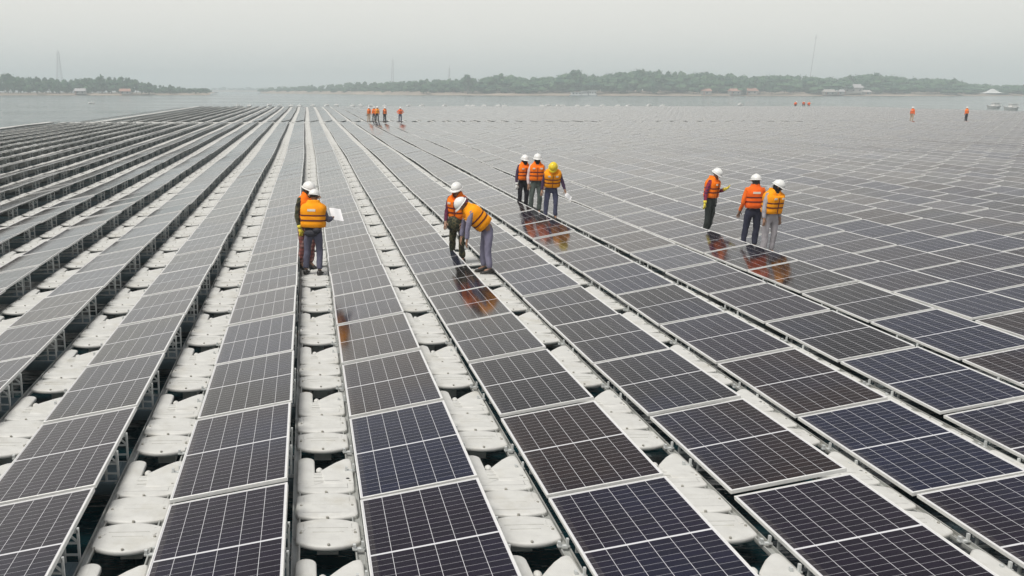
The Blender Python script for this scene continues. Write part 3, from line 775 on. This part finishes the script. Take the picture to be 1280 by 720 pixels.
def person(label, loc, face=0, H=1.68, lean=0, roll=0, twist=0, head=(0,0), arms=None, legs=None, crouch=0, group=None, fine=True,
           shirt='grey', pants='navy', vest='vest', hat='white', mask=None, glove=None, extra=(), vest_straps=2, hair=True, hatless=False, bulk=1.0, collar=None, sub=1):
    """face: degrees, 0 looks at the camera (-Y); local frame: +x is the person's left"""
    s=H/1.68; o=empty('person',loc,R(face)); o.scale=(s,s,s)
    hipz=.90-crouch
    # torso frame
    TM=Matrix.Translation((0,0,hipz))@Matrix.Rotation(R(twist),4,'Z')@Matrix.Rotation(R(roll),4,'Y')@Matrix.Rotation(R(lean),4,'X')
    tp=lambda x,y,z:TM@V(x,y,z)
    HM=TM@Matrix.Translation((0,0,.53))@Matrix.Rotation(R(head[1]),4,'Z')@Matrix.Rotation(R(head[0]),4,'X')
    hp=lambda x,y,z:HM@V(x,y,z)
    vs=[];es=[];rd=[]
    def av(p,r,par=None):
        vs.append(tuple(p)); rd.append(r)
        if par is not None: es.append((par,len(vs)-1))
        return len(vs)-1
    pel=av(tp(0,0,0),(.125,.095)); wa=av(tp(0,0,.17),(.115,.085),pel); ch=av(tp(0,0,.36),(.135,.095),wa)
    nb=av(tp(0,0,.50),(.07,.06),ch); nk=av(hp(0,0,.035),.05,nb); h1=av(hp(0,-.015,.09),(.064,.07),nk); h2=av(hp(0,-.008,.155),(.078,.09),h1); h3=av(hp(0,.005,.225),(.06,.068),h2)
    arms=arms or {}; joints={}
    for sd,nm in((1,'L'),(-1,'R')):
        ua,fa,cu=arms.get(nm,((sd*.16,.0,-1),(sd*.05,-.18,-1),.5))
        ua=V(*ua).normalized(); fa=V(*fa).normalized()
        sh=tp(sd*.175,0,.455); el=sh+ua*.29; wr=el+fa*.25
        a=av(sh,.052,ch); b=av(el,.040,a); c=av(wr,.028,b)
        side=fa.cross(V(0,1,0)); side=side.normalized() if side.length>.2 else V(1,0,0)
        nrm=side.cross(fa).normalized()
        pm=wr+fa*.055; d=av(pm,(.036,.018),c)
        joints[nm]=(sh,el,wr,pm,fa,side,nrm)
        if fine:
            for q,(ofs,ln) in enumerate(((-.030,.062),(-.010,.072),(.011,.068),(.031,.052))):
                p0=pm+fa*.035+side*ofs; p1=p0+(fa*.9+nrm*cu*.5).normalized()*ln*.55; p2=p1+(fa*.6+nrm*cu).normalized()*ln*.45
                e=av(p0,.0095,d); g_=av(p1,.0088,e); av(p2,.0075,g_)
            t0=wr+fa*.02+side*.035*(-sd); t1=t0+(fa*.7-side*.6*sd).normalized()*.04; t2=t1+(fa+nrm*.4).normalized()*.03
            e=av(t0,.012,c); g_=av(t1,.010,e); av(t2,.008,g_)
    legs=legs or {}; lj={}
    for sd,nm in((1,'L'),(-1,'R')):
        hx=tp(sd*.095,0,-.03); kn,an=legs.get(nm,((sd*.11,-.03,.47),(sd*.115,.02,.085)))
        kn=V(*kn); an=V(*an); kn.z-=0 
        a=av(hx,.085,pel); b=av(kn,.056,a); c=av(an,.038,b); toe=an+V(0,-.12,-.045); av(toe,(.036,.025),c)
        lj[nm]=(hx,kn,an)
    me=skin_me('body',vs,es,rd,0,[MP['skin'],MP['hair'],MP['mask']],sub)
    # face: nose, ears, eyes, brows and mouth belong to the same mesh
    fb=MB()
    fb.ell((0,-.098,.115),(.012,.020,.020),6,5,0,HM)
    for sd in(-1,1):
        fb.ell((sd*.080,.0,.125),(.012,.022,.032),6,5,0,HM); fb.ell((sd*.030,-.090,.140),(.012,.007,.007),6,4,1,HM); fb.ell((sd*.030,-.092,.158),(.018,.006,.005),6,4,1,HM)
    fb.ell((0,-.090,.078),(.022,.007,.006),6,4,1,HM)
    if hair: fb.ell((0,.022,.150),(.082,.088,.10),10,6,1,HM,0,pi*.62)
    bm=bmesh.new(); bm.from_mesh(me); tmp=fb.mesh('t',[MP['skin'],MP['hair']],True); bm.from_mesh(tmp); bm.to_mesh(me); bm.free(); bpy.data.meshes.remove(tmp)
    body=link(bpy.data.objects.new('body',me),o)
    # trousers
    pv=[tuple(tp(0,0,.10)),tuple(tp(0,0,-.01))]; pr=[(.145,.11),(.150,.118)]; pe=[(0,1)]
    for nm in('L','R'):
        hx,kn,an=lj[nm]; b=len(pv); up=(kn-an).normalized()
        pv+= [tuple(hx+(kn-hx)*.12),tuple((hx+kn)/2),tuple(kn),tuple((kn+an)/2),tuple(an+up*.015)]; pr+=[.095,.088,.072,.068,.066]; pe+=[(1,b),(b,b+1),(b+1,b+2),(b+2,b+3),(b+3,b+4)]
    link(bpy.data.objects.new('trousers',skin_me('trousers',pv,pe,pr,1,[MP[pants]],2 if fine else 1,.019,len(label))),o)
    # shirt
    sv=[tuple(tp(0,0,.02)),tuple(tp(0,0,.2)),tuple(tp(0,0,.38)),tuple(tp(0,0,.49))]; sr=[(.14,.108),(.135,.10),(.150,.108),(.085,.075)]; se=[(0,1),(1,2),(2,3)]
    for nm in('L','R'):
        sh,el,wr=joints[nm][:3]; b=len(sv)
        sv+=[tuple(sh),tuple((sh+el)/2),tuple(el),tuple((el+wr)/2),tuple(wr+(el-wr)*.06)]; sr+=[.068,.060,.053,.047,.041]; se+=[(2,b),(b,b+1),(b+1,b+2),(b+2,b+3),(b+3,b+4)]
    link(bpy.data.objects.new('shirt',skin_me('shirt',sv,se,sr,1,[MP[shirt]],2 if fine else 1,.013,3)),o)
    # life vest: lofted foam shell round the torso with a collar
    if vest:
        n=28; vb=MB(); lv=[(.055,.182,.140),(.065,.196,.152),(.14,.200,.156),(.185,.194,.150),(.205,.194,.150),(.25,.203,.160),(.285,.196,.152),(.30,.196,.152),(.35,.205,.163),(.42,.205,.160),(.47,.196,.146),(.51,.160,.125),(.535,.118,.112),(.57,.098,.108),(.595,.09,.102),(.60,.075,.088),(.56,.068,.078)]
        rg=[]
        for z,a,b in lv:
            a*=1.02*bulk; b*=1.06*bulk; ring=[]
            for i in range(n):
                th=2*pi*i/n; ex=.72
                x=a*math.copysign(abs(cos(th))**ex,cos(th)); y=b*math.copysign(abs(sin(th))**ex,sin(th))
                fr=max(0,-sin(th))
                zz=z-(.10*fr**3 if z>.5 else 0)      # V neck at the front
                y+= .012*(abs(cos(th))<.16 and y<0)  # zip groove
                ring.append(TM@V(x,y,zz))
            rg.append(ring)
        rg=[[p+(p-TM@V(0,0,.3)).normalized()*.007*noise.noise(p*14) for p in q] for q in rg]
        vb.rings(rg,0,False,False)
        vme=vb.mesh('life_vest',MP[vest],True)
        md=None; vo=link(bpy.data.objects.new('life_vest',vme),o)
        zs=(.195,.293) if vest_straps==2 else (.195,.293,.40)
        for z in zs[:vest_straps]:
            st=MB(); rg=[]
            for dz,e in((-.013,0),(-.013,.006),(.013,.006),(.013,0)):
                rg.append([TM@V((.2009*bulk+e)*math.copysign(abs(cos(t))**.72,cos(t)),(.1622*bulk+e)*math.copysign(abs(sin(t))**.72,sin(t)),z+dz) for t in [2*pi*i/n for i in range(n)]])
            st.rings(rg+[rg[0]],0,False,False); st.build('strap',MP['strap'],vo)
        z_=MB(); z_.box((0,-.165*bulk,.25),(.012,.012,.36),0,TM); z_.build('zip',MP['strap'],vo)
        for sd in(-1,1):
            t_=MB(); t_.box((sd*.105,-.168*bulk,.40),(.07,.014,.04),0,TM); t_.build('reflective_patch',MP['refl'],vo)
        t_=MB(); t_.box((0,.170*bulk,.40),(.16,.014,.045),0,TM); t_.build('reflective_patch',MP['refl'],vo)
    if collar:
        c=MB(); c.ell((0,.005,.535),(.085,.085,.06),14,6,0,TM); c.build('neck_cloth',MP[collar],o,True)
    # helmet
    if not hatless:
        hb=MB(); hb.ell((0,.004,.165),(.112,.135,.118),20,9,0,HM,0,pi*.52)
        rg=[]
        for e,z in((.0,.160),(.018,.150),(.018,.143),(-.01,.150)):
            rg.append([HM@V((.112+e)*cos(t),.004+(.135+e+(.035 if sin(t)<-.35 else 0)*(1 if e>0 else 0))*sin(t),z-(.012 if sin(t)<-.35 and e>0 else 0)) for t in [2*pi*i/24 for i in range(24)]])
        hb.rings(rg,0,False,False)
        hb.rings([[HM@V(sx*.012,.12*cos(t)+.004,.165+(.118+.008*k)*sin(t)) for t in [pi*i/10 for i in range(1,10)]] for sx,k in((-1.3,0),(-1,1),(1,1),(1.3,0))],0,False,False,closed=False)
        hb.build('helmet',MP[hat],o,True)
    if mask:
        mk=MB()
        if mask=='face': mk.ell((0,-.012,.088),(.079,.095,.058),14,7,0,HM)
        else: mk.ell((0,.002,.105),(.088,.102,.088),14,8,0,HM); mk.ell((0,.0,.02),(.075,.075,.05),12,6,0,HM)
        mk.build('face_mask' if mask=='face' else 'head_scarf',MP['mask'] if mask in('face','scarf') else MP[mask],o,True)
    # gloves and boots
    if glove:
        for nm in('L','R'):
            sh,el,wr,pm,fa,side,nrm=joints[nm]; g=MB(); g.tube(wr-fa*.05,wr+fa*.02,.045,.036,10); 
            Q=Matrix((side,nrm,fa)).transposed().to_4x4(); Q.translation=pm
            g.ell((0,0,0.012),(.048,.028,.058),10,7,0,Q)
            for ofs in(-.032,-.011,.011,.032): g.tube(pm+fa*.045+side*ofs,pm+fa*.105+side*ofs*1.05+nrm*.03,.0125,.010,7)
            g.tube(pm-side*.03*(1 if nm=='L' else -1),pm+fa*.05-side*.065*(1 if nm=='L' else -1),.013,.011,7)
            g.build('glove',MP[glove],o,True)
    for nm in('L','R'):
        hx,kn,an=lj[nm]; b=MB(); rg=[]
        for y,wd,hh in((.075,.030,.07),(.05,.042,.10),(0,.045,.11),(-.06,.047,.075),(-.12,.050,.055),(-.165,.040,.042),(-.185,.02,.02)):
            rg.append([(an.x+wd*math.copysign(abs(cos(t))**.7,cos(t)),an.y+y,an.z-.085+hh*.5+hh*.5*sin(t)) for t in [2*pi*i/12 for i in range(12)]])
        b.rings(list(reversed(rg))); b.build('boot',MP['boot'],o,True)
    for fn in extra: fn(o,TM,HM,joints,lj)
    tag(o,label,'person',group)
    bpy.context.view_layer.update()
    return o,joints,TM
FZ=ZF+.008
def sheet(name,label,center,nx,ny,w,h,cat='paper',M=None):
    mb=MB(); nx=V(*nx).normalized(); ny=V(*ny).normalized(); nz=nx.cross(ny).normalized(); N=6; rg=[]


    g=[[nx*(w*(i/N-.5))+ny*(h*(j/N-.5))+nz*(.012*sin(i*.9)) for i in range(N+1)] for j in range(N+1)]
    for t in(.001,-.001):
        vs=[p+nz*t for r in g for p in r]; fs=[(j*(N+1)+i,j*(N+1)+i+1,(j+1)*(N+1)+i+1,(j+1)*(N+1)+i) for j in range(N) for i in range(N)]
        mb.add(vs,fs if t>0 else [tuple(reversed(f)) for f in fs])
    o=mb.build(name,MP['paper']); o.location=center; tag(o,label,cat); return o

def pouch(pos,dim,mt='bag',nm='waist_bag',tilt=0):
    def fn(o,TM,HM,j,lj):
        b=MB(); b.ell(pos,(dim[0],dim[1],dim[2]),12,8,0,TM); b.build(nm,MP[mt],o,True)
    return fn
def belt(o,TM,HM,j,lj):
    b=MB(); n=20; rg=[]
    for dz,e in((-.03,0),(-.03,.012),(.02,.012),(.02,0)): rg.append([TM@V((.162+e)*cos(2*pi*i/n),(.128+e)*sin(2*pi*i/n),.025+dz) for i in range(n)])
    b.rings(rg+[rg[0]],0,False,False); b.build('belt',MP['bag'],o,True)
def tail_strap(o,TM,HM,j,lj):
    b=MB(); p=[TM@V(.14,-.09,.06),TM@V(.16,-.10,-.08),TM@V(.15,-.10,-.20)]
    for a,c in zip(p,p[1:]): b.bar(a,c,.025,.012)
    b.build('hanging_strap',MP['dark'],o)
def jacket_knot(o,TM,HM,j,lj):
    b=MB(); b.ell((-.03,-.15,-.04),(.17,.13,.17),12,8,0,TM); n=18; rg=[]
    for z,a,c in((.10,.155,.125),(.06,.19,.165),(-.04,.205,.185),(-.14,.200,.185),(-.20,.175,.165)):
        rg.append([TM@V(a*cos(2*pi*i/n)*(1+.06*sin(i*2.3)),c*sin(2*pi*i/n)*(1+.05*sin(i*1.7+z*20))+.01,z+.015*sin(i*1.3)) for i in range(n)])
    b.rings(list(reversed(rg)),0,False,False); b.build('tied_jacket',MP['camo'],o,True)
def hair_long(o,TM,HM,j,lj):
    b=MB(); b.ell((0,.045,.06),(.085,.062,.14),12,8,0,HM); b.build('hair',MP['hair'],o,True)

W0=lambda k:FC+k*P
# pair with the clipboard
o,j,TM=person('person in amber life vest and blue-grey coverall, back turned, holding a paper sheet',(W0(0)-.03,18.75,FZ),face=160,bulk=1.24,H=1.66,head=(14,-14),lean=4,twist=8,
   arms={'L':((.25,-.15,-1),(.1,-1,.25),.6),'R':((-.42,-.12,-.95),(.02,-1,.10),.7)},legs={'L':((.13,-.01,.47),(.16,.01,.085)),'R':((-.12,-.04,.47),(-.14,.03,.085))},
   shirt='grey',pants='grey',vest='vesty',collar='green',extra=(belt,pouch((-.10,.15,-.0),(.09,.06,.07)),pouch((.02,.14,-.06),(.14,.05,.075))))
Wm=o.matrix_world
pR=Wm@(j['R'][3]+j['R'][4]*.05); pL=Wm@(j['L'][3]+j['L'][4]*.05)
sheet('paper_sheet','white paper sheet in the hands of the worker at the left walkway',(pR.x+.06,pR.y+.02,pR.z+.04),(1,.25,-.1),(-.15,.5,.55),.24,.30)
person('person behind the paper holder, mostly hidden, camouflage neck cover and reddish patterned trousers',(W0(0)-.17,19.4,FZ),face=35,H=1.76,head=(12,20),lean=5,
   arms={'L':((.1,.1,-1),(-.2,-.3,-.9),.6),'R':((-.2,.1,-1),(.1,-.3,-1),.5)},shirt='camo',pants='plaidr',vest='vest',bulk=.95,mask='camo',glove='glove')
# bending pair
person('person in camouflage trousers and orange vest, white helmet, standing beside the bending worker',(W0(2)-.27,20.0,FZ),face=-38,H=1.70,lean=10,head=(8,6),
   arms={'L':((.45,-.1,-1),(-.15,-.55,-.8),.6),'R':((-.12,-.2,-1),(.2,-.5,-.8),.6)},legs={'L':((.11,-.05,.47),(.12,.02,.085)),'R':((-.12,-.03,.47),(-.14,.05,.085))},
   shirt='maroon',pants='camo',vest='vest',mask=None,extra=(jacket_knot,))
person('person bending forward over the panels in lilac-grey coverall, bright amber vest, white helmet',(W0(2)+.12,18.85,FZ),bulk=1.1,face=-88,H=1.74,lean=50,head=(2,0),
   arms={'L':((.05,-.22,-1),(.0,-.05,-1),.5),'R':((-.05,-.25,-1),(0,-.15,-1),.5)},legs={'L':((.10,.0,.47),(.12,.06,.085)),'R':((-.10,-.04,.47),(-.12,.0,.085))},
   shirt='lilac',pants='lilac',vest='vesty')
# trio
person('leftmost person of the trio, dark purple sleeves and black trousers, white helmet',(W0(4)-.22,28.9,FZ),face=12,H=1.66,head=(8,5),shirt='purple',pants='dark',vest='vest',mask='scarf',glove='glovew',
   arms={'L':((.12,-.1,-1),(-.1,-.35,-1),.5),'R':((-.22,0,-1),(-.02,-.22,-1),.5)})
person('middle person of the trio, white sleeves, grey-green jeans and black mask',(W0(4)+.0,28.2,FZ),face=-5,H=1.74,head=(5,0),shirt='pinkw',pants='jeans',vest='vest',mask='scarf',
   arms={'L':((.14,-.1,-1),(-.05,-.4,-1),.5),'R':((-.22,0,-1),(.05,-.3,-1),.5)})
o,j,TM=person('rightmost person of the trio in yellow helmet looking down, amber vest, blue work clothes',(W0(4)+.14,26.95,FZ),bulk=1.15,face=-8,H=1.68,lean=16,head=(38,-10),shirt='purple',pants='blue',vest='vesty',hat='yellow',
   arms={'L':((.38,-.05,-1),(.32,-.3,-.9),.6),'R':((-.3,.0,-1),(-.1,-.35,-1),.5)},legs={'L':((.13,-.05,.47),(.15,.0,.085)),'R':((-.12,-.03,.47),(-.13,.03,.085))})
p=o.matrix_world@(j['L'][3]+j['L'][4]*.06)
sheet('rolled_paper','folded white paper in the hand of the worker with the yellow helmet',(p.x+.05,p.y-.02,p.z-.05),(1,0,-.8),(.5,.5,.7),.22,.13)
# right-hand group
def phone(o,TM,HM,j,lj): pass
o,j,TM=person('person alone in magenta plaid shirt and orange vest, one hand raised, looking down',(10.23,24.0,FZ),face=42,H=1.66,lean=4,head=(26,12),shirt='plaid',pants='blackj',vest='vest',mask=None,
   arms={'L':((.22,-.15,-.95),(-.25,-.75,.35),.9),'R':((-.35,.15,-1),(-.2,-.1,-1),.4)},legs={'L':((.09,-.04,.47),(.06,.05,.085)),'R':((-.11,-.02,.47),(-.10,.02,.085))},glove='glove',extra=(tail_strap,))
person('person with back turned in orange jacket and navy trousers, long dark hair under white helmet',(10.20,21.55,FZ),bulk=.9,face=172,H=1.70,lean=2,head=(4,0),shirt='orange',pants='navy',vest='vestr',
   arms={'L':((.2,0,-1),(.1,-.5,-1),.5),'R':((-.25,0,-1),(.0,-.35,-1),.5)},legs={'L':((.12,-.02,.47),(.16,.03,.085)),'R':((-.11,-.03,.47),(-.11,-.03,.085))},extra=(hair_long,))
person('person in amber vest with two dark straps, light grey trousers, dark scarf, head turned right',(10.27,20.85,FZ),bulk=1.1,face=18,H=1.66,lean=5,head=(24,50),shirt='lgrey',pants='lgrey',vest='vesty',mask='scarf',
   arms={'L':((.16,.12,-1),(.0,-.2,-1),.5),'R':((-.25,.0,-1),(-.05,-.2,-1),.4)},legs={'L':((.12,-.04,.47),(.13,.02,.085)),'R':((-.10,-.01,.47),(-.09,.02,.085))})
# far group on the cross walkway
FG='workers far away on the cross walkway'
def far(px,Y,label,**k):
    X,_=ray_at(px,Y); kw=dict(fine=False,H=1.70); kw.update(k)
    person(label,(X,Y,ZF+.06),**kw)
far(461,109.6,'leftmost far worker on the cross walkway, khaki trousers, thin build',face=20,shirt='khaki',pants='khaki',vest='vest')
far(467.5,110.6,'far worker half hidden at the left side of the tight far pair',face=-20,shirt='orange',pants='dark',vest='vest')
far(471.5,109.2,'far worker in front of the tight far pair, black trousers, brightest vest',face=10,H=1.76,shirt='orange',pants='dark',vest='vesty')
far(481,108.8,'far worker in dark trousers, alone just right of the tight far pair',face=30,shirt='dark',pants='dark',vest='vest')
far(500.5,108.3,'far worker standing apart at the right of the far group, hands on hips',face=0,shirt='orange',pants='blue',vest='vestr',arms={'L':((.7,.2,-.8),(-.7,-.3,-.6),.5),'R':((-.7,.2,-.8),(.7,-.3,-.6),.5)})
far(1144,111.2,'far worker in pale trousers, left of two alone at the right of the array',face=120,shirt='orange',pants='khaki',vest='vestr')
far(1212.5,111.4,'far worker in dark trousers, right of two alone at the right of the array',face=200,shirt='orange',pants='dark',vest='vest',lean=6)
cr={'L':((.16,-.33,.50),(.14,-.05,.085)),'R':((-.16,-.33,.50),(-.14,-.05,.085))}
far(995,213.2,'small crouching figure on the far array edge, left of the crouching pair',face=30,crouch=.40,bulk=1.4,lean=35,legs=cr,shirt='maroon',pants='dark',vest='vestr')
far(1006,213.2,'dark crouching figure on the far array edge, left one of the close pair',face=-20,crouch=.34,bulk=1.3,lean=28,legs=cr,shirt='maroon',pants='dark',vest='vestr')
far(1011,213.4,'bent-over figure in orange on the far array edge, right one of the pair',face=70,crouch=.32,bulk=1.6,lean=62,legs=cr,shirt='orange',pants='maroon',vest='vestr')

# ------------------------------------------------------------------ haze
mb=MB(); B=3990; mb.box((0,B-300,36),(2*B,2*B,74))
hz=mb.build('haze',None); hz.data.materials.clear()
m=bpy.data.materials.new('haze'); m.use_nodes=True; nt=m.node_tree; nt.nodes.remove(nt.nodes['Principled BSDF'])
pv=nt.nodes.new('ShaderNodeVolumePrincipled'); pv.inputs['Color'].default_value=(.90,.98,1,1); pv.inputs['Density'].default_value=.0008; pv.inputs['Anisotropy'].default_value=0
nt.links.new(pv.outputs[0],nt.nodes['Material Output'].inputs['Volume']); hz.data.materials.append(m)
tag(hz,kind='stuff')

# ------------------------------------------------------------------ sky, sun, camera
SKY_H=(3.24,3.13,2.90); SKY_U=(.74,.75,.84)
SUN_EL,SUN_AZ=R(60),R(-125)      # azimuth measured from +Y towards +X
w=bpy.data.worlds.new('World'); scene.world=w; w.use_nodes=True; nt=w.node_tree; bg=nt.nodes['Background']
sky=nt.nodes.new('ShaderNodeTexSky'); sky.sky_type='NISHITA'; sky.sun_disc=False; sky.sun_elevation=SUN_EL; sky.sun_rotation=SUN_AZ
sky.air_density=1.0; sky.dust_density=6; sky.ozone_density=1
hs=nt.nodes.new('ShaderNodeHueSaturation'); hs.inputs['Saturation'].default_value=.18
nt.links.new(sky.outputs[0],hs.inputs['Color'])
veil=nt.nodes.new('ShaderNodeMix'); veil.data_type='RGBA'; veil.inputs['Factor'].default_value=.92
# thick bright haze low on the horizon, a thinner and bluer veil of cloud higher up
tc=nt.nodes.new('ShaderNodeTexCoord'); sp=nt.nodes.new('ShaderNodeSeparateXYZ'); nt.links.new(tc.outputs['Generated'],sp.inputs[0])
cr_=nt.nodes.new('ShaderNodeValToRGB'); e=cr_.color_ramp.elements; cr_.color_ramp.interpolation='EASE'
e[0].position=.17; e[0].color=(SKY_H[0]/4,SKY_H[1]/4,SKY_H[2]/4,1); e[1].position=.46; e[1].color=(SKY_U[0]/4,SKY_U[1]/4,SKY_U[2]/4,1)
nt.links.new(sp.outputs[2],cr_.inputs['Fac'])
vm_=nt.nodes.new('ShaderNodeVectorMath'); vm_.operation='SCALE'; vm_.inputs['Scale'].default_value=4; nt.links.new(cr_.outputs[0],vm_.inputs[0]); nt.links.new(vm_.outputs[0],veil.inputs['B'])
nt.links.new(hs.outputs[0],veil.inputs['A']); nt.links.new(veil.outputs['Result'],bg.inputs['Color']); bg.inputs['Strength'].default_value=.15
sl=bpy.data.lights.new('sun','SUN'); sl.energy=1.6; sl.angle=R(25); sl.color=(1,.96,.9); so=bpy.data.objects.new('sun',sl); link(so)
d=Vector((sin(SUN_AZ)*cos(SUN_EL),cos(SUN_AZ)*cos(SUN_EL),sin(SUN_EL))); so.rotation_euler=d.to_track_quat('Z','Y').to_euler()
cam=bpy.data.cameras.new('camera'); co=bpy.data.objects.new('camera',cam); link(co)
cam.sensor_width=36; cam.lens=F/1280*36; cam.shift_x=(640-CX)/1280; cam.shift_y=(CY-360)/1280; cam.clip_start=.1; cam.clip_end=9000
co.matrix_world=Matrix.Translation((0,0,CAMZ))@Matrix.Rotation(-PS,4,'Z')@Matrix.Rotation(pi/2-TH,4,'X')@Matrix.Rotation(RO,4,'Z')
scene.camera=co
scene.view_settings.view_transform='Standard'; scene.view_settings.look='None'; scene.view_settings.exposure=1.03; scene.view_settings.gamma=1
scene.cycles.use_denoising=True
scene.cycles.volume_bounces=2; scene.cycles.max_bounces=6; scene.cycles.volume_max_steps=64
scene.render.film_transparent=False
